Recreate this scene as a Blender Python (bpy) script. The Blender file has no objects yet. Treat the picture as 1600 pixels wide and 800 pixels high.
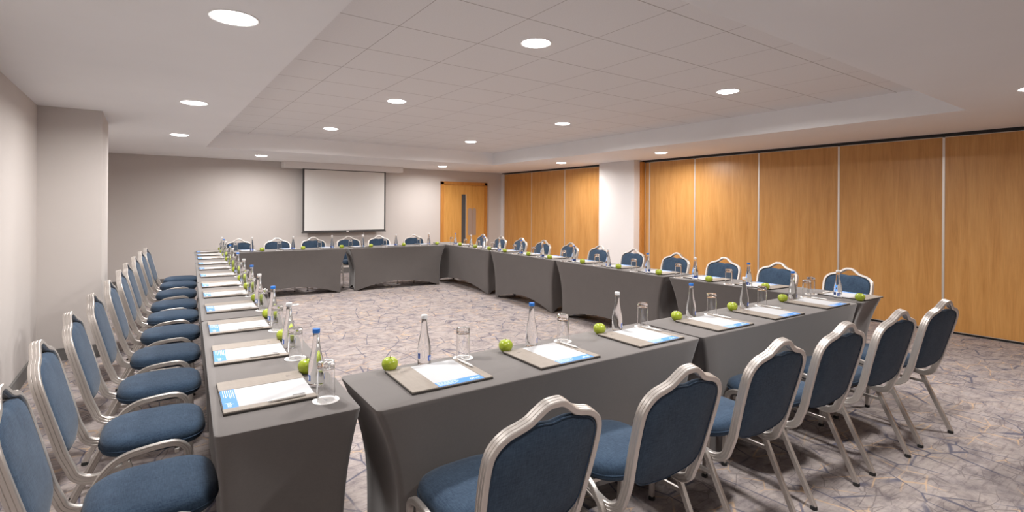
import bpy, bmesh, math, random
from mathutils import Vector, Matrix
C = bpy.context.collection
S = bpy.context.scene
PI = math.pi
rnd = random.Random(7)

# ------------------------------------------------------------------ camera
EYE = 1.47
F_PX, CY, YAW, ROLL = 799.36, 324.28, 0.6191, 0.0059
cam = bpy.data.cameras.new('camera')
cam.sensor_width = 36.0
cam.lens = F_PX / 1600 * 36.0
cam.shift_y = -(400 - CY) / 1600
cam.clip_start = 0.05
cam_o = bpy.data.objects.new('camera', cam)
C.objects.link(cam_o)
fw = Vector((math.sin(YAW), math.cos(YAW), 0))
ri = Vector((math.cos(YAW), -math.sin(YAW), 0))
up = Vector((0, 0, 1))
r2 = ri * math.cos(ROLL) + up * math.sin(ROLL)
u2 = -ri * math.sin(ROLL) + up * math.cos(ROLL)
mat = Matrix((r2, u2, -fw)).transposed().to_4x4()
mat.translation = Vector((0, 0, EYE))
cam_o.matrix_world = mat
S.camera = cam_o

# ------------------------------------------------------------------ world, exposure
w = bpy.data.worlds.new('world')
S.world = w
w.use_nodes = True
w.node_tree.nodes['Background'].inputs[0].default_value = (0.75, 0.78, 0.85, 1)
w.node_tree.nodes['Background'].inputs[1].default_value = 0.3
S.view_settings.view_transform = 'Standard'
S.view_settings.look = 'None'
S.view_settings.gamma = 1.0
S.view_settings.use_curve_mapping = False
S.view_settings.exposure = 0.2
S.cycles.max_bounces = 10
S.cycles.diffuse_bounces = 6
S.cycles.transmission_bounces = 10
S.cycles.caustics_refractive = True
S.cycles.caustics_reflective = False
LAMP_W = 32.0
LAMP_COL = (1.0, 0.965, 0.935)

# ------------------------------------------------------------------ helpers
def obj(name, bm, m, parent=None, smooth=False, kind=None):
    me = bpy.data.meshes.new(name)
    bmesh.ops.recalc_face_normals(bm, faces=bm.faces)
    bm.to_mesh(me)
    bm.free()
    for mm in (m if isinstance(m, (list, tuple)) else [m]):
        me.materials.append(mm)
    if smooth:
        me.polygons.foreach_set('use_smooth', [True] * len(me.polygons))
        if smooth != 'all':
            me.set_sharp_from_angle(angle=math.radians(smooth if smooth is not True else 40))
    o = bpy.data.objects.new(name, me)
    C.objects.link(o)
    if parent:
        o.parent = parent
    if kind:
        o['kind'] = kind
    return o

def tag(o, label, cat, group=None):
    o['label'] = label
    o['category'] = cat
    if group:
        o['group'] = group
    return o

def thing(name, label, cat, loc=(0, 0, 0), rz=0.0, group=None):
    o = bpy.data.objects.new(name, None)
    o.empty_display_size = 0.1
    C.objects.link(o)
    o.location = loc
    o.rotation_euler = (0, 0, rz)
    return tag(o, label, cat, group)

def dup(root, loc, rz, label, group=None):
    r = root.copy()
    C.objects.link(r)
    r.location = loc
    r.rotation_euler = (0, 0, rz)
    r['label'] = label
    if group:
        r['group'] = group
    for ch in list(root.children):
        c = ch.copy()
        C.objects.link(c)
        c.parent = r
        for g in list(ch.children):
            d = g.copy()
            C.objects.link(d)
            d.parent = c
    return r

def box(bm, x0, y0, z0, x1, y1, z1, mi=0, bev=0.0):
    r = bmesh.ops.create_cube(bm, size=1.0)
    vs = r['verts']
    bmesh.ops.scale(bm, verts=vs, vec=(x1 - x0, y1 - y0, z1 - z0))
    bmesh.ops.translate(bm, verts=vs, vec=((x0 + x1) / 2, (y0 + y1) / 2, (z0 + z1) / 2))
    fs = set(f for v in vs for f in v.link_faces)
    for f in fs:
        f.material_index = mi
    if bev:
        es = list(set(e for v in vs for e in v.link_edges))
        bmesh.ops.bevel(bm, geom=es, offset=bev, segments=2, profile=0.6, affect='EDGES')
    return bm

def boxbm(*a, **k):
    return box(bmesh.new(), *a, **k)

def lathe(bm, prof, n=24, cx=0, cy=0, mi=0, closed=False):
    rings = []
    for r, z in prof:
        if r < 1e-6:
            rings.append([bm.verts.new((cx, cy, z))])
        else:
            rings.append([bm.verts.new((cx + r * math.cos(2 * PI * i / n), cy + r * math.sin(2 * PI * i / n), z)) for i in range(n)])
    pairs = list(zip(rings[:-1], rings[1:]))
    if closed:
        pairs.append((rings[-1], rings[0]))
    for a, b in pairs:
        for i in range(n):
            j = (i + 1) % n
            if len(a) == 1 and len(b) == 1:
                continue
            if len(a) == 1:
                f = bm.faces.new((a[0], b[j], b[i]))
            elif len(b) == 1:
                f = bm.faces.new((a[i], a[j], b[0]))
            else:
                f = bm.faces.new((a[i], a[j], b[j], b[i]))
            f.material_index = mi
    return bm

def catmull(pts, n=6):
    P = [Vector(p) for p in pts]
    out = []
    for i in range(len(P) - 1):
        p0 = P[i - 1] if i > 0 else P[i] * 2 - P[i + 1]
        p1, p2 = P[i], P[i + 1]
        p3 = P[i + 2] if i + 2 < len(P) else P[i + 1] * 2 - P[i]
        for k in range(n):
            t = k / n
            out.append(0.5 * ((2 * p1) + (-p0 + p2) * t + (2 * p0 - 5 * p1 + 4 * p2 - p3) * t * t + (-p0 + 3 * p1 - 3 * p2 + p3) * t ** 3))
    out.append(P[-1])
    return out

def sweep(bm, path, wdirs, prof, cap=True):
    """prof: list of (a, b) with a along wdir and b along tangent x wdir"""
    n = len(path)
    rings = []
    for i, p in enumerate(path):
        t = (path[min(i + 1, n - 1)] - path[max(i - 1, 0)]).normalized()
        wd = wdirs[i] - t * wdirs[i].dot(t)
        wd.normalize()
        b = t.cross(wd)
        rings.append([bm.verts.new(p + wd * a_ + b * b_) for a_, b_ in prof])
    m = len(prof)
    for r0, r1 in zip(rings[:-1], rings[1:]):
        for i in range(m):
            j = (i + 1) % m
            bm.faces.new((r0[i], r0[j], r1[j], r1[i]))
    if cap:
        bm.faces.new(rings[0])
        bm.faces.new(rings[-1][::-1])
    return bm

# ------------------------------------------------------------------ materials
def new_mat(name, col=(0.8, 0.8, 0.8), rough=0.6, metal=0.0, spec=None):
    m = bpy.data.materials.new(name)
    m.use_nodes = True
    b = m.node_tree.nodes['Principled BSDF']
    b.inputs['Base Color'].default_value = (*col, 1)
    b.inputs['Roughness'].default_value = rough
    b.inputs['Metallic'].default_value = metal
    if spec is not None:
        b.inputs['Specular IOR Level'].default_value = spec
    return m

class NT:
    def __init__(s, m):
        s.nt = m.node_tree
        s.b = s.nt.nodes.get('Principled BSDF')
        s.tc = s.nt.nodes.new('ShaderNodeTexCoord')
    def n(s, t, **kw):
        nd = s.nt.nodes.new(t)
        for k, v in kw.items():
            setattr(nd, k, v)
        return nd
    def l(s, a, b):
        s.nt.links.new(a, b)
    def mapping(s, scale=(1, 1, 1), rot=(0, 0, 0), loc=(0, 0, 0), src='Object'):
        mp = s.n('ShaderNodeMapping')
        mp.inputs['Scale'].default_value = scale
        mp.inputs['Rotation'].default_value = rot
        mp.inputs['Location'].default_value = loc
        s.l(s.tc.outputs[src], mp.inputs[0])
        return mp.outputs[0]
    def noise(s, vec, scale, detail=4, rough=0.55, dist=0.0):
        nd = s.n('ShaderNodeTexNoise')
        nd.inputs['Scale'].default_value = scale
        nd.inputs['Detail'].default_value = detail
        nd.inputs['Roughness'].default_value = rough
        nd.inputs['Distortion'].default_value = dist
        s.l(vec, nd.inputs['Vector'])
        return nd
    def ramp(s, fac, stops):
        r = s.n('ShaderNodeValToRGB')
        e = r.color_ramp.elements
        while len(e) < len(stops):
            e.new(0.5)
        for i, (p, c) in enumerate(stops):
            e[i].position = p
            e[i].color = (*c, 1) if len(c) == 3 else c
        s.l(fac, r.inputs[0])
        return r.outputs[0]
    def mix(s, fac, a, b, mode='MIX'):
        m = s.n('ShaderNodeMix', data_type='RGBA', blend_type=mode)
        if isinstance(fac, (int, float)):
            m.inputs[0].default_value = fac
        else:
            s.l(fac, m.inputs[0])
        for i, v in ((6, a), (7, b)):
            if isinstance(v, tuple):
                m.inputs[i].default_value = (*v, 1)
            else:
                s.l(v, m.inputs[i])
        return m.outputs[2]
    def bump(s, h, strength=0.2, dist=0.01):
        b = s.n('ShaderNodeBump')
        b.inputs['Strength'].default_value = strength
        b.inputs['Distance'].default_value = dist
        s.l(h, b.inputs['Height'])
        s.l(b.outputs[0], s.b.inputs['Normal'])

def m_paint(name, col, rough=0.85):
    m = new_mat(name, col, rough, spec=0.25)
    t = NT(m)
    v = t.mapping()
    nz = t.noise(v, 1.3, 3)
    c = t.ramp(nz.outputs['Fac'], [(0.3, tuple(x * 0.985 for x in col)), (0.7, tuple(min(1, x * 1.015) for x in col))])
    t.l(c, t.b.inputs['Base Color'])
    n2 = t.noise(v, 260, 2)
    t.bump(n2.outputs['Fac'], 0.06, 0.002)
    return m

def m_wood(name, c1, c2, c3, rough=0.38, off=0.0):
    m = new_mat(name, c1, rough, spec=0.5)
    t = NT(m)
    v = t.mapping(scale=(6.0, 6.0, 0.55), loc=(off, off * 0.7, off))
    a = t.noise(v, 2.2, 6, 0.6, 0.6)
    col = t.ramp(a.outputs['Fac'], [(0.28, c2), (0.5, c1), (0.75, c3)])
    v2 = t.mapping(scale=(60, 60, 1.6), loc=(off, 0, 0))
    b = t.noise(v2, 2.5, 4, 0.6)
    g = t.ramp(b.outputs['Fac'], [(0.35, (0.88, 0.86, 0.83)), (0.62, (1, 1, 1))])
    t.l(t.mix(1.0, col, g, 'MULTIPLY'), t.b.inputs['Base Color'])
    t.bump(b.outputs['Fac'], 0.03, 0.002)
    return m

def m_fabric(name, c1, c2, scale=220.0, rough=0.95, bump=0.25):
    m = new_mat(name, c1, rough, spec=0.15)
    t = NT(m)
    va = t.mapping(scale=(1, 0.14, 0.14))
    vb = t.mapping(scale=(0.14, 1, 1))
    a = t.noise(va, scale, 2, 0.6)
    b = t.noise(vb, scale, 2, 0.6)
    mx = t.mix(0.5, a.outputs['Fac'], b.outputs['Fac'])
    big = t.noise(t.mapping(), 9, 3)
    mx2 = t.mix(0.25, mx, big.outputs['Fac'])
    t.l(t.ramp(mx2, [(0.36, c2), (0.64, c1)]), t.b.inputs['Base Color'])
    t.b.inputs['Sheen Weight'].default_value = 0.12
    t.b.inputs['Sheen Roughness'].default_value = 0.5
    t.bump(mx, bump, 0.002)
    return m

M = {}
M['wall'] = m_paint('wall_paint', (0.60, 0.56, 0.535))
M['ceil'] = m_paint('ceiling_paint', (0.89, 0.89, 0.90))
M['bulkhead'] = m_paint('bulkhead_paint', (0.80, 0.775, 0.76))
M['column'] = m_paint('column_paint', (0.74, 0.71, 0.70))
M['skirt'] = m_paint('skirting_grey', (0.16, 0.155, 0.15), 0.5)
M['wood'] = [m_wood('partition_veneer_%d' % i, (0.58, 0.29, 0.085), (0.49, 0.23, 0.06), (0.64, 0.34, 0.11), 0.36, off=i * 3.7) for i in range(4)]
M['frame_wood'] = m_wood('door_frame_wood', (0.58, 0.25, 0.055), (0.47, 0.19, 0.035), (0.64, 0.30, 0.075), 0.4, off=1.3)
M['door_wood'] = m_wood('door_wood', (0.68, 0.35, 0.09), (0.60, 0.29, 0.065), (0.74, 0.40, 0.12), 0.4, off=5.3)
M['black'] = new_mat('black_matt', (0.012, 0.011, 0.011), 0.6)
M['rubber'] = new_mat('black_rubber', (0.02, 0.02, 0.02), 0.8)
M['alu'] = new_mat('seal_aluminium', (0.72, 0.66, 0.60), 0.4, 0.7)
M['steel'] = new_mat('brushed_steel', (0.55, 0.53, 0.52), 0.35, 0.9)
M['trim_white'] = new_mat('white_trim', (0.85, 0.85, 0.85), 0.4)
M['screen'] = new_mat('screen_fabric', (0.80, 0.79, 0.77), 0.9)
M['screen_border'] = new_mat('screen_border', (0.06, 0.055, 0.055), 0.7)
M['dark_glass'] = new_mat('dark_glass', (0.07, 0.075, 0.085), 0.12)
M['leg_dark'] = new_mat('dark_table_steel', (0.06, 0.055, 0.055), 0.5, 0.6)

def m_tiles():
    m = new_mat('ceiling_tile', (0.66, 0.63, 0.615), 0.9, spec=0.2)
    t = NT(m)
    sep = t.n('ShaderNodeSeparateXYZ')
    t.l(t.tc.outputs['Object'], sep.inputs[0])
    outs = []
    for ax, off, wd in (('X', 0.13, 0.0050), ('Y', 0.145, 0.0075)):
        a = t.n('ShaderNodeMath', operation='ADD'); a.inputs[1].default_value = 60 - off
        t.l(sep.outputs[ax], a.inputs[0])
        b = t.n('ShaderNodeMath', operation='MODULO'); b.inputs[1].default_value = 0.6
        t.l(a.outputs[0], b.inputs[0])
        c = t.n('ShaderNodeMath', operation='LESS_THAN'); c.inputs[1].default_value = wd
        t.l(b.outputs[0], c.inputs[0])
        outs.append(c.outputs[0])
    mx = t.n('ShaderNodeMath', operation='MAXIMUM')
    t.l(outs[0], mx.inputs[0]); t.l(outs[1], mx.inputs[1])
    nz = t.noise(t.mapping(), 120, 2)
    base = t.ramp(nz.outputs['Fac'], [(0.3, (0.80, 0.795, 0.80)), (0.7, (0.84, 0.835, 0.84))])
    t.l(t.mix(mx.outputs[0], base, (0.45, 0.42, 0.41)), t.b.inputs['Base Color'])
    return m
M['tile'] = m_tiles()

def m_carpet():
    m = new_mat('carpet', (0.3, 0.25, 0.24), 0.98, spec=0.08)
    t = NT(m)
    vo = t.mapping()
    warp = t.noise(vo, 1.6, 3)
    wv = t.n('ShaderNodeMix', data_type='VECTOR')
    wv.inputs[0].default_value = 0.05
    t.l(vo, wv.inputs[4]); t.l(warp.outputs['Color'], wv.inputs[5])
    def cells(scale, rot, stretch, w0, w1, src=wv.outputs[1]):
        mp = t.n('ShaderNodeMapping')
        mp.inputs['Rotation'].default_value = (0, 0, rot)
        mp.inputs['Scale'].default_value = stretch
        t.l(src, mp.inputs[0])
        v = t.n('ShaderNodeTexVoronoi', feature='DISTANCE_TO_EDGE')
        v.inputs['Scale'].default_value = scale
        t.l(mp.outputs[0], v.inputs['Vector'])
        return mp, t.ramp(v.outputs['Distance'], [(w0, (1, 1, 1)), (w1, (0, 0, 0))])
    # soft mottled ground
    n1 = t.noise(vo, 8.5, 6, 0.7, 0.3)
    ground = t.ramp(n1.outputs['Fac'], [(0.30, (0.20, 0.175, 0.185)), (0.45, (0.32, 0.285, 0.278)), (0.58, (0.41, 0.365, 0.345)), (0.72, (0.32, 0.305, 0.33))])
    # facets of slightly differing tone
    mpf = t.n('ShaderNodeMapping'); mpf.inputs['Scale'].default_value = (1.0, 1.5, 1)
    mpf.inputs['Rotation'].default_value = (0, 0, 0.5)
    t.l(wv.outputs[1], mpf.inputs[0])
    vf = t.n('ShaderNodeTexVoronoi'); vf.inputs['Scale'].default_value = 4.2
    t.l(mpf.outputs[0], vf.inputs['Vector'])
    fac = t.ramp(vf.outputs['Color'], [(0.0, (0.88, 0.87, 0.90)), (0.5, (1.0, 0.98, 0.97)), (1.0, (1.06, 1.03, 1.0))])
    g2 = t.mix(0.8, ground, fac, 'MULTIPLY')
    # wood-like streaks
    ns = t.noise(t.mapping(scale=(3, 26, 1), rot=(0, 0, 0.6)), 2.2, 4, 0.6)
    g3 = t.mix(t.ramp(ns.outputs['Fac'], [(0.52, (0, 0, 0)), (0.68, (0.55, 0.55, 0.55))]), g2, (0.17, 0.14, 0.15))
    # tan fissures
    _, e1 = cells(3.9, 1.0, (1.0, 1.7, 1), 0.010, 0.026)
    k1 = t.noise(vo, 3.1, 2)
    e1m = t.mix(1.0, e1, t.ramp(k1.outputs['Fac'], [(0.48, (0, 0, 0)), (0.56, (0.8, 0.8, 0.8))]), 'MULTIPLY')
    g4 = t.mix(e1m, g3, (0.58, 0.41, 0.27))
    # navy fissures
    _, e2 = cells(3.1, -0.4, (1.5, 1.0, 1), 0.009, 0.024)
    k2 = t.noise(t.mapping(loc=(5, 3, 0)), 2.6, 2)
    e2m = t.mix(1.0, e2, t.ramp(k2.outputs['Fac'], [(0.40, (0, 0, 0)), (0.50, (0.8, 0.8, 0.8))]), 'MULTIPLY')
    g5 = t.mix(e2m, g4, (0.085, 0.09, 0.14))
    _, e3 = cells(7.5, 0.2, (1.0, 1.9, 1), 0.012, 0.035)
    k3 = t.noise(t.mapping(loc=(1, 9, 0)), 4.0, 2)
    e3m = t.mix(1.0, e3, t.ramp(k3.outputs['Fac'], [(0.42, (0, 0, 0)), (0.52, (0.6, 0.6, 0.6))]), 'MULTIPLY')
    g6 = t.mix(e3m, g5, (0.15, 0.125, 0.13))
    t.l(g6, t.b.inputs['Base Color'])
    pile = t.noise(vo, 420, 2)
    t.bump(pile.outputs['Fac'], 0.35, 0.004)
    return m
M['carpet'] = m_carpet()

M['cloth'] = m_fabric('grey_spandex', (0.118, 0.105, 0.100), (0.103, 0.092, 0.088), 500, 0.62, 0.05)
M['cloth'].node_tree.nodes['Principled BSDF'].inputs['Sheen Weight'].default_value = 0.35
M['blue'] = m_fabric('blue_weave', (0.052, 0.086, 0.135), (0.022, 0.040, 0.072), 260, 0.95, 0.3)
M['frame'] = new_mat('silver_frame', (0.66, 0.62, 0.585), 0.36, 0.75)
M['leather'] = m_fabric('taupe_leatherette', (0.29, 0.255, 0.222), (0.255, 0.224, 0.195), 90, 0.5, 0.08)
M['leather'].node_tree.nodes['Principled BSDF'].inputs['Sheen Weight'].default_value = 0
M['leather_edge'] = new_mat('folder_edge', (0.035, 0.03, 0.027), 0.6)
M['emboss'] = new_mat('embossed_mark', (0.20, 0.17, 0.155), 0.6)
M['paper'] = new_mat('white_paper', (0.46, 0.465, 0.48), 0.8)
M['band'] = new_mat('blue_print', (0.055, 0.235, 0.62), 0.6)
M['print_white'] = new_mat('white_print', (0.75, 0.82, 0.92), 0.6)
M['print_grey'] = new_mat('grey_print', (0.50, 0.50, 0.52), 0.7)
M['pen'] = new_mat('white_pen_barrel', (0.78, 0.76, 0.74), 0.25)
M['pen_metal'] = new_mat('pen_clip', (0.5, 0.5, 0.52), 0.3, 0.9)
M['coaster'] = new_mat('coaster_card', (0.82, 0.80, 0.79), 0.85)
M['cap_blue'] = new_mat('blue_cap', (0.02, 0.16, 0.55), 0.35)
M['cap_white'] = new_mat('white_cap', (0.75, 0.75, 0.76), 0.4)
M['label_blue'] = new_mat('label_blue', (0.05, 0.12, 0.45), 0.5)
M['label_white'] = new_mat('label_white', (0.75, 0.77, 0.80), 0.5)
M['stem'] = new_mat('apple_stem', (0.10, 0.06, 0.02), 0.8)

def m_glass(name, ior, col=(1, 1, 1)):
    m = new_mat(name, col, 0.0)
    b = m.node_tree.nodes['Principled BSDF']
    b.inputs['Transmission Weight'].default_value = 1.0
    b.inputs['IOR'].default_value = ior
    return m
M['bottle'] = m_glass('bottle_water_glass', 1.36, (0.97, 0.98, 0.98))
M['glass'] = m_glass('tumbler_glass', 1.48)

def m_apple():
    m = new_mat('green_apple_skin', (0.33, 0.5, 0.03), 0.28, spec=0.5)
    t = NT(m)
    v = t.mapping()
    a = t.noise(v, 22, 3)
    base = t.ramp(a.outputs['Fac'], [(0.3, (0.25, 0.33, 0.012)), (0.7, (0.40, 0.46, 0.045))])
    vo = t.n('ShaderNodeTexVoronoi'); vo.inputs['Scale'].default_value = 190
    t.l(v, vo.inputs['Vector'])
    dots = t.ramp(vo.outputs['Distance'], [(0.10, (1, 1, 1)), (0.2, (0, 0, 0))])
    t.l(t.mix(dots, base, (0.62, 0.70, 0.25)), t.b.inputs['Base Color'])
    return m
M['apple'] = m_apple()

def m_emit(name, col, st):
    m = new_mat(name, (1, 1, 1), 0.5)
    b = m.node_tree.nodes['Principled BSDF']
    b.inputs['Emission Color'].default_value = (*col, 1)
    b.inputs['Emission Strength'].default_value = st
    return m
M['lamp'] = m_emit('lamp_lens', (1.0, 0.97, 0.94), 16.0)

# ------------------------------------------------------------------ room shell
XL, XR, YB, YF = -0.834, 7.80, 11.405, -3.0
ZS, ZC = 2.39, 2.65
CX0, CX1, CY0, CY1 = 0.74, 6.13, 1.41, 9.33

def struct(name, bm, m, parent=None):
    return obj(name, bm, m, parent, kind='structure')

struct('floor', boxbm(XL - .2, YF - .2, -0.12, XR + .4, YB + .2, 0.0), M['carpet'])
struct('wall_left', boxbm(XL - .15, YF, 0, XL, YB, 2.9), M['wall'])
struct('wall_back', boxbm(XL - .15, YB, 0, XR + .3, YB + .15, 2.9), M['wall'])
struct('wall_front', boxbm(XL - .15, YF - .15, 0, XR + .3, YF, 2.9), M['wall'])
struct('wall_right', boxbm(XR + 0.12, YF, 0, XR + .27, YB, 2.9), M['wall'])
struct('wall_left_pier', boxbm(XL, 6.395, 0, -0.363, 7.34, ZS + .02), M['wall'])
struct('wall_right_pier', boxbm(7.56, 6.60, 0, XR + .14, 7.53, ZS + .02), M['column'])

# ceiling: lower border with a raised tiled middle
bm = bmesh.new()
box(bm, XL - .15, YF, ZS, CX0, YB, 2.95)
box(bm, CX1, YF, ZS, XR + .27, YB, 2.95)
box(bm, CX0, YF, ZS, CX1, CY0, 2.95)
box(bm, CX0, CY1, ZS, CX1, YB, 2.95)
struct('ceiling', bm, M['ceil'])
struct('ceiling_recess', boxbm(CX0, CY0, ZC, CX1, CY1, ZC + .2), M['tile'])

def skirt(name, x0, y0, x1, y1):
    bm = boxbm(x0, y0, 0, x1, y1, 0.10)
    box(bm, min(x0, x1) + (0 if abs(x1 - x0) > .05 else 0), y0, 0.10, x1, y1, 0.118, bev=0.004)
    struct(name, bm, M['skirt'])
skirt('baseboard_left', XL, YF, XL + 0.016, 6.395)
skirt('baseboard_left_pier', XL + .016, 6.379, -0.347, 6.395)
skirt('baseboard_left_pier_side', -0.363, 6.395, -0.347, 7.34)
skirt('baseboard_left_far', XL, 7.34, XL + 0.016, YB)
skirt('baseboard_back', XL, YB - 0.016, 5.93, YB)
skirt('baseboard_back_right', 7.31, YB - 0.016, XR, YB)
skirt('baseboard_front', XL, YF, XR, YF + 0.016)
skirt('baseboard_right_pier', 7.544, 6.59, 7.56, 7.54)

# ceiling bulkhead over the screen
struct('trim_1', boxbm(2.25, 11.12, 2.262, 4.82, YB, ZS + .01, bev=0.004), M['bulkhead'])
# dark top tracks of the folding partition, black strips in its floor gap
struct('trim_2', boxbm(XR - 0.012, 7.53, 2.355, XR + 0.12, YB, ZS + .002), M['black'])
struct('trim_3', boxbm(XR - 0.012, YF, 2.355, XR + 0.12, 6.60, ZS + .002), M['black'])
struct('trim_4', boxbm(XR + 0.015, 7.53, 0, XR + 0.12, YB, 0.03), M['black'])
struct('trim_5', boxbm(XR + 0.015, YF, 0, XR + 0.12, 6.60, 0.03), M['black'])
# jambs
struct('trim_6', boxbm(7.72, 6.545, 0, XR + 0.12, 6.60, 2.36), M['frame_wood'])
struct('trim_7', boxbm(XR - .04, 11.30, 0, XR + 0.12, YB, 2.36), M['column'])

# ------------------------------------------------------------------ folding partition panels
ORD = ['first', 'second', 'third', 'fourth', 'fifth', 'sixth', 'seventh', 'eighth', 'ninth', 'tenth', 'eleventh', 'twelfth']
def panel(y0, y1, k, label, strip=True):
    t = thing('partition_panel', label, 'partition panel', (XR, (y0 + y1) / 2, 0), 0, 'wood veneer folding partition panels')
    h = (y1 - y0) / 2
    obj('board', boxbm(0, -h + .010, 0.032, 0.08, h - .010, 2.343, bev=0.002), M['wood'][k % 4], t)
    obj('edge_seal', boxbm(-0.004, h - .012, 0.032, 0.07, h, 2.343), M['alu'], t)
    obj('edge_seal', boxbm(-0.004, -h, 0.032, 0.07, -h + .012, 2.343), M['alu'], t)
    obj('top_seal', boxbm(-0.002, -h + .012, 2.343, 0.07, h - .012, 2.350), M['alu'], t)
    obj('bottom_seal', boxbm(-0.002, -h + .012, 0.026, 0.07, h - .012, 0.032), M['alu'], t)
    return t
panel(10.105, 11.30, 0, 'orange wood partition panel against the back corner beside the door')
panel(8.86, 10.105, 1, 'middle orange wood panel of the three beyond the white pier')
panel(7.53, 8.86, 2, 'orange wood partition panel touching the far side of the white pier')
panel(6.425, 6.535, 3, 'narrow orange wood closing strip of the partition at the near side of white pier')
ys = [6.425, 5.436, 4.286, 3.147, 2.0, 0.855, -0.29, -1.435, -2.6]
nm = ['first full-width orange wood partition panel on the near side of the white pier',
      'second full-width orange wood partition panel from the white pier, lit by a downlight glare',
      'third full-width orange wood partition panel from the white pier',
      'fourth full-width orange wood partition panel from the white pier',
      'fifth full-width orange wood partition panel from the white pier, cut by the right photo edge']
for i in range(5):
    panel(ys[i + 1], ys[i], i + 1, nm[i])
for i in range(5, 8):
    panel(ys[i + 1], ys[i], i, ORD[i] + ' full-width orange wood partition panel from the white pier, beside the camera')

# ------------------------------------------------------------------ door
d = thing('door_1', 'orange wood door and half door with frame, slot window and pale rounded patch', 'door', (6.615, YB, 0))
d['kind'] = 'structure'
bm = bmesh.new()
box(bm, -0.68, -0.045, 0, -0.60, 0.0, 2.11, bev=0.004)
box(bm, 0.60, -0.045, 0, 0.68, 0.0, 2.11, bev=0.004)
box(bm, -0.68, -0.045, 2.035, 0.68, 0.0, 2.115, bev=0.004)
obj('door_frame', bm, M['frame_wood'], d)
leaf = bmesh.new()
box(leaf, -0.597, -0.022, 0.01, -0.085, 0, 2.03)
box(leaf, 0.055, -0.022, 0.01, 0.228, 0, 2.03)
box(leaf, -0.085, -0.022, 0.01, 0.055, 0, 0.35)
box(leaf, -0.085, -0.022, 1.80, 0.055, 0, 2.03)
lf = obj('door_leaf', leaf, M['door_wood'], d)
obj('glass_pane', boxbm(-0.085, -0.010, 0.35, 0.035, -0.004, 1.80), M['dark_glass'], lf)
obj('glazing_bead', boxbm(0.035, -0.024, 0.35, 0.055, -0.002, 1.80), M['alu'], lf)
lf2 = obj('narrow_door_leaf', boxbm(0.234, -0.022, 0.01, 0.597, 0, 2.03), M['door_wood'], d)
def round_plate(x0, x1, z0, z1, y0, y1):
    bm = bmesh.new()
    n = 12
    r = (x1 - x0) / 2
    pts = [(x0, z0), (x1, z0)] + [((x0 + x1) / 2 + r * math.cos(PI * i / n), z1 - r + r * math.sin(PI * i / n)) for i in range(n + 1)]
    a = [bm.verts.new((x, y0, z)) for x, z in pts]
    b = [bm.verts.new((x, y1, z)) for x, z in pts]
    bm.faces.new(a); bm.faces.new(b[::-1])
    for i in range(len(pts)):
        j = (i + 1) % len(pts)
        bm.faces.new((a[i], a[j], b[j], b[i]))
    return bm
M['plate'] = new_mat('door_patch', (0.42, 0.33, 0.28), 0.45, 0.3)  # grey-brown round-topped patch spanning the joint of the leaves
obj('rounded_patch', round_plate(0.10, 0.226, 0.75, 1.45, -0.026, -0.021), M['plate'], lf)
obj('rounded_patch', round_plate(0.236, 0.345, 0.75, 1.45, -0.026, -0.021), M['plate'], lf2)

# ------------------------------------------------------------------ projection screen
s = thing('projection_screen', 'white pull-down projection screen with black border on the back wall', 'projection screen', (3.545, 11.25, 0))
W2 = 0.905
bm = boxbm(-W2, -0.003, 0.93, W2, 0.003, 2.27)
sb = obj('border', bm, M['screen_border'], s)
obj('viewing_surface', boxbm(-W2 + .035, -0.006, 0.955, W2 - .035, -0.003, 2.245), M['screen'], s)
obj('weight_bar', boxbm(-W2 - .015, -0.016, 0.905, W2 + .01, 0.016, 0.932, bev=0.005), M['screen_border'], s)
obj('pull_tab', boxbm(0.01, -0.02, 0.918, 0.06, -0.014, 0.938, bev=0.002), M['trim_white'], s)
bm = bmesh.new(); lathe(bm, [(0, .79), (.012, .80), (.016, .815), (.012, .83), (.003, .84), (.003, .905)], 12, 0.40, 0)
obj('pull_cord', bm, M['trim_white'], s, smooth=True)

# ------------------------------------------------------------------ ceiling downlights
LR = 0.098
def downlight(x, y, z, label, k):
    t = thing('downlight', label, 'ceiling light', (x, y, z), 0, 'round recessed downlights')
    bm = bmesh.new()
    lathe(bm, [(LR, 0.0), (LR + 0.004, -0.004), (LR + 0.012, -0.005), (LR + 0.017, 0.0)], 40)
    obj('trim_ring', bm, M['trim_white'], t, smooth=True)
    bm = bmesh.new()
    lathe(bm, [(0, -0.016), (LR * .5, -0.0145), (LR * .8, -0.010), (LR * .95, -0.005), (LR, -0.001)], 40)
    obj('lens', bm, M['lamp'], t, smooth=True)
    L = bpy.data.lights.new('downlight_beam', 'AREA')
    L.shape = 'DISK'
    L.size = LR * 2
    L.energy = LAMP_W * k
    L.color = LAMP_COL
    L.spread = math.radians(168)
    lo = bpy.data.objects.new('beam', L)
    C.objects.link(lo)
    lo.parent = t
    lo.location = (0, 0, -0.019)
    lo.rotation_euler = (0, 0, 0)
    return t
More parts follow.
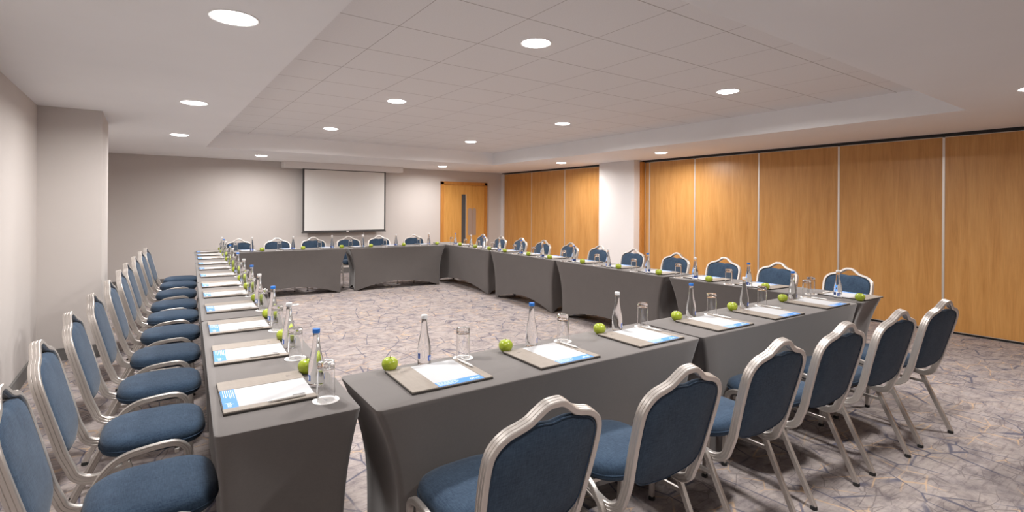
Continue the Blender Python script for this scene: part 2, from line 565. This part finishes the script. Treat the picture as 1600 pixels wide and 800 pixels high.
lamps = [
 (0.34, 2.83, ZS, 'largest round downlight on the low ceiling strip above the left row', 1),
 (0.335, 5.37, ZS, 'second of the three downlights on the left low ceiling strip', 1),
 (0.335, 7.92, ZS, 'smallest of the three downlights on the left low ceiling strip', 1),
 (1.68, 10.24, ZS, 'downlight on the low ceiling left of the screen bulkhead', 1),
 (5.42, 10.33, ZS, 'downlight on the low ceiling in front of the wooden door', 1),
 (6.87, 7.92, ZS, 'downlight on the low ceiling above the partition beyond the white pier', 1),
 (6.91, 5.46, ZS, 'downlight on the low ceiling just right of the white pier', 1),
 (2.262, 2.89, ZC, 'largest round downlight among the raised ceiling tiles', 1),
 (2.26, 5.40, ZC, 'middle downlight of the left line in the tiled ceiling recess', 1),
 (2.26, 7.92, ZC, 'farthest downlight of the left line in the tiled ceiling recess', 1),
 (4.74, 2.93, ZC, 'nearest downlight of the right line in the tiled ceiling recess', 1),
 (4.73, 5.43, ZC, 'middle downlight of the right line in the tiled ceiling recess', 1),
 (4.73, 7.93, ZC, 'farthest downlight of the right line in the tiled ceiling recess', 1),
 (0.34, 0.30, ZS, 'added unseen fill light on the low ceiling above and left of the camera', 0.5),  # fill lamp added out of view to brighten the near end
 (2.36, 0.90, ZS, 'downlight on the low near ceiling just above the photo, behind the near chairs', 1),
 (5.42, 0.84, ZS, 'downlight on the low near ceiling at the right photo edge', 1),
]
for a in lamps:
    downlight(*a)

# ------------------------------------------------------------------ tables with stretch covers
def smooth01(t):
    return t * t * (3 - 2 * t)
def table(p0, p1, side, label, depth=0.46):
    """p0->p1: the sitters' top edge; side=+1 table lies to the left of p0->p1, -1 to the right"""
    P0, P1 = Vector((*p0, 0)), Vector((*p1, 0))
    dx = (P1 - P0); L = dx.length
    ang = math.atan2(dx.y, dx.x)
    n = Vector((-math.sin(ang), math.cos(ang), 0)) * side
    c = (P0 + P1) / 2 + n * depth / 2
    t = thing('trestle_table', label, 'table', (c.x, c.y, 0), ang, 'trestle tables under grey stretch covers')
    H = 0.75
    hx, hy = L / 2 - 0.003, depth / 2
    cr = 0.022
    # perimeter param: per side samples
    NX, NY, NC = 20, 10, 4
    per = []   # (u, v, nx, ny) u along x -1..1
    def corner(sx, sy, a0):
        for i in range(NC + 1):
            a = a0 + (PI / 2) * i / NC
            per.append(('c', sx, sy, math.cos(a), math.sin(a)))
    for i in range(1, NX): per.append(('b', -1 + 2 * i / NX, -1, 0, -1))
    corner(1, -1, -PI / 2)
    for i in range(1, NY): per.append(('r', 1, -1 + 2 * i / NY, 1, 0))
    corner(1, 1, 0)
    for i in range(1, NX): per.append(('t', 1 - 2 * i / NX, 1, 0, 1))
    corner(-1, 1, PI / 2)
    for i in range(1, NY): per.append(('l', -1, 1 - 2 * i / NY, -1, 0))
    corner(-1, -1, PI)
    bm = bmesh.new()
    rings = []
    levels = [0, .01, .03, .07, .12, .18, .26, .35, .45, .56, .68, .80, .90, 1.0]
    def pos(q, s, zfrac):
        k, u, v, nx, ny = q
        ins = 0.105 * (1 - (1 - min(1, s / 0.62)) ** 2.0)      # ends pull in to the leg frame
        insy = 0.040 * (1 - (1 - s) ** 2)
        X = hx - ins; Y = hy - insy
        if k == 'c':
            x = u * (X - cr) + cr * nx; y = v * (Y - cr) + cr * ny
            arch = 0
        else:
            if k in 'bt':
                x = u * (X - cr); y = v * Y
                w_ = 1 - u * u
                arch = 0.135 * w_
                y -= v * 0.020 * w_ * math.sin(PI * min(1, s))
            else:
                x = u * X; y = v * (Y - cr)
                w_ = 1 - v * v
                arch = 0.075 * w_
                x -= u * 0.030 * w_ * math.sin(PI * min(1, s * 0.9))
        z = H - (H - 0.006 - arch) * s
        return Vector((x, y, z))
    # rounded lip at top
    top_in = [bm.verts.new(((hx - cr) * q[1] + (cr - .010) * q[3], (hy - cr) * q[2] + (cr - .010) * q[4], H)) if q[0] == 'c'
              else bm.verts.new((q[1] * (hx - cr) if q[0] in 'bt' else q[1] * (hx - .010), q[2] * (hy - .010) if q[0] in 'bt' else q[2] * (hy - cr), H)) for q in per]
    mid = []
    for q in per:
        p = pos(q, 0.0, 0)
        p -= Vector((q[3], q[4], 0)) * 0.003
        p.z = H - 0.003
        mid.append(bm.verts.new(p))
    rings = [top_in, mid]
    for s_ in levels[1:]:
        rings.append([bm.verts.new(pos(q, s_, 0)) for q in per])
    n_ = len(per)
    bm.faces.new(top_in)
    for a, b in zip(rings[:-1], rings[1:]):
        for i in range(n_):
            j = (i + 1) % n_
            bm.faces.new((a[i], a[j], b[j], b[i]))
    # hem turned inwards
    hem = [bm.verts.new(v.co + Vector((-0.006 * q[3], -0.006 * q[4], 0.02))) for v, q in zip(rings[-1], per)]
    for i in range(n_):
        j = (i + 1) % n_
        bm.faces.new((rings[-1][i], rings[-1][j], hem[j], hem[i]))
    obj('stretch_cover', bm, M['cloth'], t, smooth=35)
    obj('tabletop', boxbm(-hx + .045, -hy + .03, H - 0.028, hx - .045, hy - .03, H - 0.004), M['leg_dark'], t)
    for sx in (-1, 1):
        for sy in (-1, 1):
            lb = bmesh.new()
            lathe(lb, [(0, 0.0), (0.014, 0.0), (0.014, 0.015), (0.011, 0.02), (0.011, H - .03), (0, H - .03)], 10, sx * (hx - 0.175), sy * (hy - 0.075))
            obj('leg', lb, M['leg_dark'], t, smooth=True)
    for sx in (-1, 1):
        obj('crossbar', boxbm(sx * (hx - .175) - .01, -hy + .075, 0.30, sx * (hx - .175) + .01, hy - .075, 0.32), M['leg_dark'], t)
    return t

def lerp2(a, b, t):
    return (a[0] + (b[0] - a[0]) * t, a[1] + (b[1] - a[1]) * t)
LA, LB = (0.171, 1.825), (0.598, 9.43)
nmL = ['grey covered table at the near end of the left row', 'second grey covered table from the near end of the left row',
       'third grey covered table from the near end of the left row', 'grey covered table at the far end of the left row']
for i in range(4):
    table(lerp2(LA, LB, i / 4), lerp2(LA, LB, (i + 1) / 4 - .001), -1, nmL[i])
table((0.657, 1.735), (2.515, 1.705), 1, 'left one of the two grey covered tables in the near row')
table((2.523, 1.705), (4.462, 1.655), 1, 'right one of the two grey covered tables in the near row')
RI = [(4.492, 1.65), (4.43, 3.43), (4.545, 5.35), (4.627, 7.11), (4.705, 8.98)]
nmR = ['grey covered table at the near end of the right row', 'second grey covered table from the near end of the right row',
       'third grey covered table from the near end of the right row', 'grey covered table at the far end of the right row by the door']
RO = [((4.952, 1.66), (4.90, 3.425)), ((4.895, 3.435), (5.005, 5.335)), ((5.005, 5.345), (5.087, 7.10)), ((5.087, 7.11), (5.19, 9.40))]
for i in range(4):
    table(RO[i][0], RO[i][1], 1, nmR[i])
table((1.10, 9.345), (2.835, 9.235), -1, 'left one of the two grey covered tables in the far row')
table((2.85, 9.225), (4.66, 9.115), -1, 'right one of the two grey covered tables in the far row')

# ------------------------------------------------------------------ banquet chair
def ribbed(wd, dp):
    """closed profile: wd wide, dp deep, soft corners and grooved outer faces"""
    pts = []
    a, b = wd / 2, dp / 2
    g = 0.0016
    # outer side (+a): three ribs along b
    ys_ = [-b + .003, -b * .42, -b * .34, -b * .26, b * .26, b * .34, b * .42, b - .003]
    gs_ = [0, 0, g, 0, 0, g, 0, 0]
    for y_, q in zip(ys_, gs_): pts.append((a - q, y_))
    pts += [(a - .003, b), (-a + .003, b)]
    for y_, q in zip(ys_[::-1], gs_[::-1]): pts.append((-a + q, y_))
    pts += [(-a + .003, -b), (a - .003, -b)]
    return pts

def back_y(z):      # lean of the back plane
    return -0.29 + (0.905 - z) * 0.26
N_BACK = Vector((0, 1, 0.26)).normalized()

def make_chair(label, group):
    t = thing('banquet_chair', label, 'chair', (0, 0, 0), 0, group)
    FW = M['frame']
    # hoop centre line (x, drop from the apex)
    half = [(0.0, 0.012), (0.028, 0.015), (0.056, 0.032), (0.086, 0.054), (0.120, 0.066), (0.156, 0.076), (0.188, 0.098), (0.207, 0.130), (0.212, 0.18), (0.209, 0.26), (0.202, 0.35), (0.196, 0.42)]
    half3 = [Vector((x, back_y(0.905 - dz), 0.905 - dz)) for x, dz in half]
    j = [(0.193, -0.157, 0.422), (0.194, -0.142, 0.388), (0.196, -0.110, 0.366), (0.198, -0.070, 0.361), (0.200, -0.02, 0.372), (0.201, 0.04, 0.390)]
    side = half3 + [Vector(p) for p in j]
    full = [Vector((-p.x, p.y, p.z)) for p in side[::-1]][:-1] + side
    path = catmull(full, 5)
    wd = []
    n = len(path)
    for i, p in enumerate(path):
        tg = (path[min(i + 1, n - 1)] - path[max(i - 1, 0)]).normalized()
        if p.z > 0.50:
            wv = tg.cross(N_BACK)
            # outward on the left half going up
        else:
            wv = Vector((-1 if p.x < 0 else 1, 0, 0))
        if wd and wv.dot(wd[-1]) < 0:
            wv = -wv
        wd.append(wv.normalized())
    bm = bmesh.new()
    sweep(bm, path, wd, ribbed(0.021, 0.036))
    obj('back_frame', bm, FW, t, smooth=28)
    # back pad: star-shaped rings about its middle
    out = []
    hp = [(0.0, 0.072), (0.045, 0.066), (0.080, 0.068), (0.118, 0.077), (0.154, 0.087), (0.182, 0.108), (0.198, 0.138), (0.201, 0.18), (0.198, 0.26), (0.192, 0.34), (0.186, 0.385), (0.168, 0.420), (0.120, 0.443), (0.0, 0.455)]
    sm = catmull([Vector((x, 0, dz)) for x, dz in hp], 3)
    rgt = [(p.x, p.z) for p in sm]
    out = rgt + [(-x, dz) for x, dz in rgt[-2:0:-1]]
    cz = 0.26
    bm = bmesh.new()
    lay = [(0.0, 0.026, 1), (0.5, 0.025, 1), (0.82, 0.021, 1), (0.94, 0.015, 1), (0.985, 0.008, 1), (1.0, 0.0, 1), (0.985, -0.008, 1), (0.94, -0.013, 1), (0.5, -0.016, 1), (0.0, -0.016, 1)]
    rr = []
    for sc, dpt, _ in lay:
        if sc == 0:
            z = 0.905 - cz
            rr.append([bm.verts.new(Vector((0, back_y(z), z)) + N_BACK * dpt)])
        else:
            rr.append([bm.verts.new(Vector((x * sc, back_y(0.905 - (cz + (dz - cz) * sc)), 0.905 - (cz + (dz - cz) * sc))) + N_BACK * dpt) for x, dz in out])
    m_ = len(out)
    for a, b in zip(rr[:-1], rr[1:]):
        for i in range(m_):
            k = (i + 1) % m_
            if len(a) == 1: bm.faces.new((a[0], b[i], b[k]))
            elif len(b) == 1: bm.faces.new((a[i], b[0], a[k]))
            else: bm.faces.new((a[i], b[i], b[k], a[k]))
    bp_ = obj('backrest', bm, M['blue'], t, smooth=60)
    # piping along the pad edge
    bm = bmesh.new()
    pp = [Vector((x * 0.985, back_y(0.905 - dz), 0.905 - (cz + (dz - cz) * .985))) - N_BACK * 0.010 for x, dz in out] 
    pp.append(pp[0].copy())
    sweep(bm, pp, [N_BACK] * len(pp), [(0.0028 * math.cos(a * PI / 3), 0.0028 * math.sin(a * PI / 3)) for a in range(6)], cap=False)
    obj('piping', bm, M['blue'], bp_, smooth=True)
    # seat cushion
    bm = bmesh.new()
    def plan(sc, n_=44):
        r = []
        for i in range(n_):
            a = 2 * PI * i / n_
            ca, sa = math.cos(a), math.sin(a)
            e = 2 / 3.4
            hxw = 0.202 * (1 - 0.06 * (sa < 0) * abs(sa))
            x = hxw * math.copysign(abs(ca) ** e, ca)
            y = 0.196 * math.copysign(abs(sa) ** e, sa)
            r.append((x * sc, y * sc + 0.117))
        return r
    lay = [(0, .498), (.45, .4965), (.75, .492), (.90, .484), (.965, .474), (.995, .462), (1.0, .450), (.992, .432), (.97, .421), (.94, .416), (0.0, .416)]
    rr = []
    for sc, z in lay:
        rr.append([bm.verts.new((0, 0.117, z))] if sc == 0 else [bm.verts.new((x, y, z)) for x, y in plan(sc)])
    m_ = 44
    for a, b in zip(rr[:-1], rr[1:]):
        for i in range(m_):
            k = (i + 1) % m_
            if len(a) == 1: bm.faces.new((a[0], b[i], b[k]))
            elif len(b) == 1: bm.faces.new((a[i], b[0], a[k]))
            else: bm.faces.new((a[i], b[i], b[k], a[k]))
    st = obj('seat', bm, M['blue'], t, smooth=60)
    bm = bmesh.new()
    pp = [Vector((x, y, 0.4415)) for x, y in plan(1.002)]
    pp.append(pp[0].copy())
    sweep(bm, pp, [Vector((0, 0, 1))] * len(pp), [(0.003 * math.cos(a * PI / 3), 0.003 * math.sin(a * PI / 3)) for a in range(6)], cap=False)
    obj('piping', bm, M['blue'], st, smooth=True)
    # leg frames: rear and front leg of a side meet in an arch along the seat
    legprof = ribbed(0.020, 0.026)
    for sx in (-1, 1):
        X = Vector((sx, 0, 0))
        rear = [(0.208, -0.240, 0.012), (0.213, -0.145, 0.20), (0.216, -0.085, 0.320), (0.219, -0.056, 0.372), (0.221, -0.015, 0.415), (0.222, 0.035, 0.437), (0.222, 0.10, 0.446)]
        front = [(0.222, 0.10, 0.446), (0.222, 0.155, 0.449), (0.222, 0.195, 0.446), (0.221, 0.228, 0.425), (0.219, 0.242, 0.385), (0.215, 0.250, 0.25), (0.208, 0.266, 0.012)]
        for nm_, pts, foot in (('leg', rear, rear[0]), ('leg', front, front[-1])):
            pth = catmull([Vector((sx * a, b, c)) for a, b, c in pts], 5)
            bm = bmesh.new()
            sweep(bm, pth, [X] * len(pth), legprof)
            lg = obj('leg', bm, FW, t, smooth=28)
            bm = bmesh.new()
            lathe(bm, [(0, 0.0), (0.016, 0.0), (0.0165, 0.006), (0.015, 0.018), (0, 0.018)], 12, sx * foot[0], foot[1] + (0.002 if foot[1] < 0 else -0.002))
            obj('foot_cap', bm, M['rubber'], lg, smooth=True)
        obj('stretcher', boxbm(sx * .2165 - .006, -0.085, 0.285, sx * .2165 + .006, 0.248, 0.303, bev=.002), FW, t)
    for yy in (0.02, 0.20):
        obj('crossbar', boxbm(-0.212, yy - .009, 0.398, 0.212, yy + .009, 0.415, bev=.002), FW, t)
    return t

CHAIR = None
def chair(apex, ang, label, group):
    """apex: where the top of the back stands; ang: heading of the sitter (0 = +y)"""
    global CHAIR
    off = Vector((0, 0.29, 0)); off.rotate(Matrix.Rotation(ang, 3, 'Z'))
    loc = (apex[0] + off.x, apex[1] + off.y, 0)
    if CHAIR is None:
        CHAIR = make_chair(label, group)
        CHAIR.location = loc
        CHAIR.rotation_euler = (0, 0, ang)
        return CHAIR
    return dup(CHAIR, loc, ang, label, group)

D = math.radians
near = [((0.985, 1.160), 0), ((1.594, 1.127), -2), ((2.262, 1.127), -3), ((2.871, 1.112), -4), ((3.48, 1.074), -5), ((4.11, 1.035), -6)]
nn = ['blue chair in front of the near row, lowest and leftmost of its six backs', 'second blue chair from the left along the near row',
      'third blue chair from the left along the near row', 'fourth blue chair from the left along the near row',
      'fifth blue chair from the left along the near row', 'blue chair at the right end of the near row, standing clear before the partition']
for (p, a), l in zip(near, nn):
    chair(p, D(a), l, 'blue banquet chairs along the near row')
left = [((-0.385, 2.22), -90), ((-0.376, 2.87), -91), ((-0.341, 3.548), -92), ((-0.295, 4.22), -93), ((-0.247, 4.90), -93),
        ((-0.207, 5.62), -93), ((-0.177, 6.27), -94), ((-0.128, 7.05), -94), ((-0.077, 7.80), -95), ((-0.025, 8.40), -97)]
for i, (p, a) in enumerate(left):
    l = ('blue chair nearest the camera beside the left row, cut by the photo edge' if i == 0 else
         'blue chair farthest from the camera beside the left row' if i == 9 else
         ORD[i] + ' blue chair from the camera beside the left row')
    chair(p, D(a), l, 'blue banquet chairs beside the left wall')
right = [(5.55, 2.137), (5.50, 2.79), (5.51, 3.425), (5.55, 4.115), (5.585, 4.855), (5.62, 5.56), (5.65, 6.245), (5.685, 6.985), (5.72, 7.695), (5.755, 8.42), (5.79, 9.155)]
for i, p in enumerate(right):
    l = ('blue chair at the near end behind the right row, its back the widest there' if i == 0 else
         'blue chair at the far end of the right row before the door' if i == 10 else
         ORD[i] + ' blue chair from the near end behind the right row')
    chair(p, D(90 - 3 + rnd.uniform(-2, 2)), l, 'blue banquet chairs before the wood partition')
far = [(1.283, 9.92), (1.89, 9.89), (2.50, 9.86), (3.14, 9.82), (3.735, 9.80), (4.46, 9.76)]
fn = ['blue chair behind the far row, leftmost of its six', 'blue chair second from the left behind the far row, left of the screen',
      'third blue chair from the left behind the far row, under the screen edge', 'fourth blue chair from the left behind the far row, under the screen middle',
      'fifth blue chair from the left behind the far row, under the right screen edge', 'blue chair behind the far row nearest the wooden door']
for i, p in enumerate(far):
    chair(p, D(180 - 3 + rnd.uniform(-2, 2)), fn[i], 'blue banquet chairs behind the far row')

# ------------------------------------------------------------------ place settings
def text_mesh(body, size, m, parent, name, loc, rz=0.0):
    cu = bpy.data.curves.new(name, 'FONT')
    cu.body = body
    cu.size = size
    cu.extrude = 0.0001
    cu.align_x = 'LEFT'
    cu.resolution_u = 2
    to = bpy.data.objects.new('tmp_text', cu)
    C.objects.link(to)
    dg = bpy.context.evaluated_depsgraph_get()
    me = bpy.data.meshes.new_from_object(to.evaluated_get(dg))
    bpy.data.objects.remove(to)
    me.name = name
    me.materials.clear()
    me.materials.append(m)
    o = bpy.data.objects.new(name, me)
    C.objects.link(o)
    o.parent = parent
    o.location = loc
    o.rotation_euler = (0, 0, rz)
    return o

TZ = 0.7505
def bird_mark(bm, cx, cy, s, z0, z1):
    """small leaf-like mark of four petals"""
    for k in range(5):
        a = PI * (0.05 + 0.22 * k)
        pts = [(0, 0), (s * .55, s * .16), (s, 0), (s * .5, -s * .10)]
        vs = []
        for zz in (z0, z1):
            vs.append([bm.verts.new((cx + x * math.cos(a) - y * math.sin(a), cy + x * math.sin(a) + y * math.cos(a), zz)) for x, y in pts])
        bm.faces.new(vs[1]); bm.faces.new(vs[0][::-1])
        for i in range(4):
            j = (i + 1) % 4
            bm.faces.new((vs[0][i], vs[0][j], vs[1][j], vs[1][i]))

def make_folder():
    t = thing('desk_folder', '', 'folder', (0, 0, 0))
    obj('base_board', boxbm(-0.180, -0.155, 0.0, 0.180, 0.155, 0.0065, bev=0.0015), M['leather_edge'], t)
    obj('left_flap', boxbm(-0.179, -0.154, 0.0062, -0.066, 0.154, 0.0115, bev=0.002), M['leather'], t)
    obj('right_flap', boxbm(0.140, -0.154, 0.0062, 0.179, 0.154, 0.0115, bev=0.002), M['leather'], t)
    bm = bmesh.new(); bird_mark(bm, -0.120, 0.095, 0.017, 0.0112, 0.0118)
    obj('embossed_mark', bm, M['emboss'], t)
    return t
def make_pad():
    t = thing('notepad', '', 'notepad', (0, 0, 0))
    obj('sheet', boxbm(-0.0655, -0.151, 0, 0.1395, 0.151, 0.0035), M['paper'], t)
    b = obj('printed_band', boxbm(-0.0655, -0.151, 0.0035, 0.1395, -0.103, 0.0038), M['band'], t)
    text_mesh('pho', 0.030, M['print_white'], b, 'band_logo', (0.082, -0.137, 0.0040))
    bm = bmesh.new()
    for r, (y, n_) in enumerate([(-0.109, 7), (-0.1155, 6), (-0.122, 7), (-0.1285, 5), (-0.135, 6), (-0.1415, 5)]):
        x = -0.060
        for k in range(n_):
            wl = 0.009 + 0.006 * ((k * 7 + r * 3) % 4) / 3
            box(bm, x, y - .0012, 0.0039, x + wl, y + .0012, 0.0041)
            x += wl + 0.0022
    obj('band_small_print', bm, M['print_white'], b)
    bm = bmesh.new(); bird_mark(bm, 0.118, 0.118, 0.013, 0.0035, 0.0038)
    obj('header_mark', bm, M['print_grey'], t)
    return t
def make_pen():
    t = thing('pen', '', 'pen', (0, 0, 0))
    def rod(prof):
        bm = bmesh.new()
        lathe(bm, prof, 12)
        bmesh.ops.rotate(bm, verts=bm.verts, cent=(0, 0, 0), matrix=Matrix.Rotation(PI / 2, 3, 'X'))
        return bm
    obj('barrel', rod([(0, -.062), (.0035, -.062), (.0048, -.055), (.0052, 0.0), (.0050, .045), (.0035, .056), (0, .056)]), M['pen'], t, smooth=40)
    obj('tip', rod([(.0034, .0555), (.0026, .062), (.0010, .069), (0, .0695)]), M['pen_metal'], t, smooth=True)
    obj('clip', boxbm(-.0012, .015, .0055, .0012, .058, .0072, bev=.0005), M['pen_metal'], t)
    return t
def make_apple():
    t = thing('green_apple', '', 'apple', (0, 0, 0))
    bm = bmesh.new()
    prof = []
    for i in range(25):
        a = -PI / 2 + PI * i / 24
        r = 0.0352 * math.cos(a) * (1 + 0.07 * math.sin(a))
        z = 0.0300 + 0.0335 * math.sin(a)
        dip = math.exp(-(r / 0.011) ** 2)
        z += (-0.0085 if a > 0 else 0.0045) * dip
        prof.append((max(r, 0), z))
    prof[0] = (0, prof[0][1]); prof[-1] = (0, prof[-1][1])
    lathe(bm, prof, 28)
    for v in bm.verts:
        a = math.atan2(v.co.y, v.co.x)
        k = 1 + 0.018 * math.cos(5 * a) * (1 if v.co.z < .02 else .5) + 0.012 * math.cos(a + 1)
        v.co.x *= k; v.co.y *= k
    zmin = min(v.co.z for v in bm.verts)
    for v in bm.verts: v.co.z -= zmin
    obj('flesh', bm, M['apple'], t, smooth='all')
    bm = bmesh.new()
    pth = catmull([Vector((0, 0, 0.048)), Vector((0.001, 0, 0.058)), Vector((0.004, 0.001, 0.068))], 4)
    sweep(bm, pth, [Vector((1, 0, 0))] * len(pth), [(0.0013 * math.cos(a * PI / 3), 0.0013 * math.sin(a * PI / 3)) for a in range(6)])
    obj('stem', bm, M['stem'], t, smooth=True)
    return t
def make_bottle(kind):
    t = thing('water_bottle', '', 'bottle', (0, 0, 0))
    prof = [(0, 0.004), (0.018, 0.003), (0.024, 0.0), (0.0285, 0.002), (0.0300, 0.007), (0.0302, 0.03), (0.0302, 0.060), (0.0296, 0.078), (0.0270, 0.098), (0.0225, 0.120),
            (0.0180, 0.142), (0.0150, 0.162), (0.0132, 0.185), (0.0125, 0.205), (0.0130, 0.2065), (0.0130, 0.210), (0, 0.210)]
    bm = bmesh.new(); lathe(bm, prof, 28)
    b = obj('glass_body', bm, M['bottle'], t, smooth=40)
    bm = bmesh.new()
    n = 28
    pf = [(0.0138, 0.2095), (0.0146, 0.211), (0.0148, 0.223), (0.0138, 0.2262), (0.006, 0.2272), (0, 0.2272)]
    lathe(bm, pf, n)
    for v in bm.verts:
        pass
    obj('cap', bm, M['cap_blue'] if kind == 'blue' else M['cap_white'], t, smooth=40)
    # wrap label segment low on the body
    def patch(a0, a1, z0, z1, r, m, nm_):
        bm = bmesh.new()
        k = 10
        rows = [[bm.verts.new(((r + dr) * math.cos(a0 + (a1 - a0) * i / k), (r + dr) * math.sin(a0 + (a1 - a0) * i / k), z)) for i in range(k + 1)]
                for z, dr in ((z0, 0), (z1, 0), (z1, .0004), (z0, .0004))]
        for a, c in ((0, 1), (1, 2), (2, 3), (3, 0)):
            for i in range(k):
                bm.faces.new((rows[a][i], rows[a][i + 1], rows[c][i + 1], rows[c][i]))
        bm.faces.new([rows[q][0] for q in range(4)]); bm.faces.new([rows[q][k] for q in (3, 2, 1, 0)])
        return obj(nm_, bm, m, t, smooth=60)
    # printed straight on the glass: white block and blue emblem towards the sitter, side mark
    for a in (-PI / 2 + .55, PI / 2 + .2):
        patch(a - .40, a + .40, 0.022, 0.046, 0.0304, M['label_blue'], 'label')
        patch(a - .14, a + .14, 0.025, 0.040, 0.0309, M['label_white'], 'label_emblem')
    return t
def make_tumbler():
    t = thing('drinking_glass', '', 'glass', (0, 0, 0))
    # stands upside down: thick base on top
    prof = [(0.0321, 0.0), (0.03245, 0.0006), (0.0324, 0.003), (0.0318, 0.07), (0.0313, 0.130), (0.0312, 0.134), (0.0306, 0.139), (0.0285, 0.1425), (0.024, 0.1428), (0.010, 0.1410), (0, 0.1408),
            (0, 0.124), (0.020, 0.1238), (0.0262, 0.1225), (0.0288, 0.119), (0.0296, 0.114), (0.0297, 0.110), (0.0302, 0.07), (0.0308, 0.003), (0.0309, 0.0006), (0.0312, 0.0)]
    bm = bmesh.new()
    rings = prof
    lathe(bm, prof, 32, closed=True)
    # close the lip
    bmesh.ops.remove_doubles(bm, verts=bm.verts, dist=1e-6)
    be = [e for e in bm.edges if e.is_boundary]
    if be:
        bmesh.ops.bridge_loops(bm, edges=be)
    obj('vessel', bm, M['glass'], t, smooth=40)
    bm = bmesh.new()
    n = 16
    for i in range(n):      # raised dimples round the thick base
        a = 2 * PI * i / n
        r = bmesh.ops.create_icosphere(bm, subdivisions=1, radius=0.0026)
        bmesh.ops.translate(bm, verts=r['verts'], vec=(0.0304 * math.cos(a), 0.0304 * math.sin(a), 0.130))
    obj('base_dimples', bm, M['glass'], t, smooth=True)
    return t
def make_coaster():
    t = thing('coaster', '', 'coaster', (0, 0, 0))
    bm = bmesh.new(); lathe(bm, [(0, 0), (0.0475, 0), (0.048, .0004), (0.048, .0012), (0.0475, .0016), (0, .0016)], 36)
    obj('card', bm, M['coaster'], t, smooth=30)
    bm = bmesh.new(); bird_mark(bm, 0, -.004, 0.014, 0.0016, 0.0018)
    obj('printed_mark', bm, M['print_grey'], t)
    return t

PROTO = {}
def put(key, maker, loc, rz, label, group):
    if key not in PROTO:
        o = maker()
        PROTO[key] = o
        o.location = loc; o.rotation_euler = (0, 0, rz)
        o['label'] = label; o['group'] = group
        return o
    return dup(PROTO[key], loc, rz, label, group)

def place(c, rot, cap, where, row):
    """c: centre of folder; rot: heading of the sitter"""
    R_ = Matrix.Rotation(rot, 3, 'Z')
    def at(x, y, z=0.0):
        v = R_ @ Vector((x, y, 0))
        return (c[0] + v.x, c[1] + v.y, TZ + z)
    j = lambda s_: rnd.uniform(-s_, s_)
    put('folder', make_folder, at(0, 0), rot, 'taupe desk folder ' + where, 'taupe folders on the ' + row)
    put('pad', make_pad, at(0, 0, 0.0066), rot, 'blue-banded white notepad ' + where, 'notepads on the ' + row)
    put('pen', make_pen, at(0.158, 0.055, 0.0117 + 0.0052), rot + D(2) + j(.03), 'slim pale pen ' + where, 'pens on the ' + row)
    put('apple', make_apple, at(-0.147 + j(.008), 0.177 + j(.004)), rnd.uniform(0, 6.28), 'green apple ' + where, 'green apples on the ' + row)
    k = 'bottle_' + cap
    put(k, lambda: make_bottle(cap), at(0.012 + j(.01), 0.186 + j(.006)), rot + j(.5), ('blue' if cap == 'blue' else 'white') + ' capped water bottle ' + where, 'water bottles on the ' + row)
    gx, gy = 0.222 + j(.012), 0.178 + j(.006)
    put('coaster', make_coaster, at(gx, gy), rot + j(.4), 'round white coaster ' + where, 'coasters on the ' + row)
    put('glass', make_tumbler, at(gx, gy, 0.0017), rot, 'upturned clear glass ' + where, 'upturned glasses on the ' + row)

def cnt(i, n, row, near_end='near end'):
    if i == 0:
        return 'at the %s of the %s' % (near_end, row)
    if i == n - 1:
        return 'at the far end of the %s' % row if near_end == 'near end' else 'at the right end of the %s' % row
    return 'at the %s place from the %s of the %s' % (ORD[i], near_end, row)

ycL = [2.165, 2.80, 3.44, 4.11, 4.77, 5.36, 6.11, 6.79, 7.39, 8.12, 8.68, 9.24]
for i, y in enumerate(ycL):
    x = 0.171 + (y - 1.825) * 0.0562 + 0.185
    place((x, y), D(-90 - 3 + rnd.uniform(-1, 1)), 'blue' if i % 2 == 0 else 'white', cnt(i, 12, 'left row'), 'left row')
nf = [(1.013, 1.955), (1.605, 1.915), (2.245, 1.905), (2.90, 1.875), (3.495, 1.848), (4.16, 1.825)]
for i, p in enumerate(nf):
    place(p, D(-2 + rnd.uniform(-1, 1)), 'white' if i % 2 == 0 else 'blue', cnt(i, 6, 'near row', 'left end'), 'near row')
ra = [(4.58, 1.68), (4.50, 2.38), (4.50, 2.955), (4.51, 3.57), (4.55, 4.19), (4.58, 4.84), (4.61, 5.53), (4.64, 6.07), (4.67, 6.72), (4.69, 7.23), (4.72, 7.71), (4.75, 8.31)]
for i, p in enumerate(ra):
    place((p[0] + .177, p[1] + .150), D(90 - 2 + rnd.uniform(-1.5, 1.5)), 'white' if i % 2 == 0 else 'blue', cnt(i, 12, 'right row'), 'right row')
fa = [(1.505, 8.945), (2.11, 8.915), (2.73, 8.875), (3.25, 8.845), (3.85, 8.81), (4.50, 8.775)]
for i, p in enumerate(fa):
    place((p[0] - .147, p[1] + .177), D(180 - 3 + rnd.uniform(-1, 1)), 'white', cnt(i, 6, 'far row', 'left end'), 'far row')

# small floor plate inside the ring of tables
t = thing('floor_socket', 'small round white floor socket on the carpet inside the ring of tables', 'floor socket', (1.787, 8.10, 0.001))
bm = bmesh.new(); lathe(bm, [(0, 0), (.075, 0), (.075, .004), (.068, .007), (0, .007)], 28)
obj('cover_plate', bm, M['trim_white'], t, smooth=30)
bm = bmesh.new(); lathe(bm, [(.02, .007), (.045, .007), (.044, .009), (.02, .009)], 20)
obj('lid_ring', bm, M['steel'], t, smooth=30)
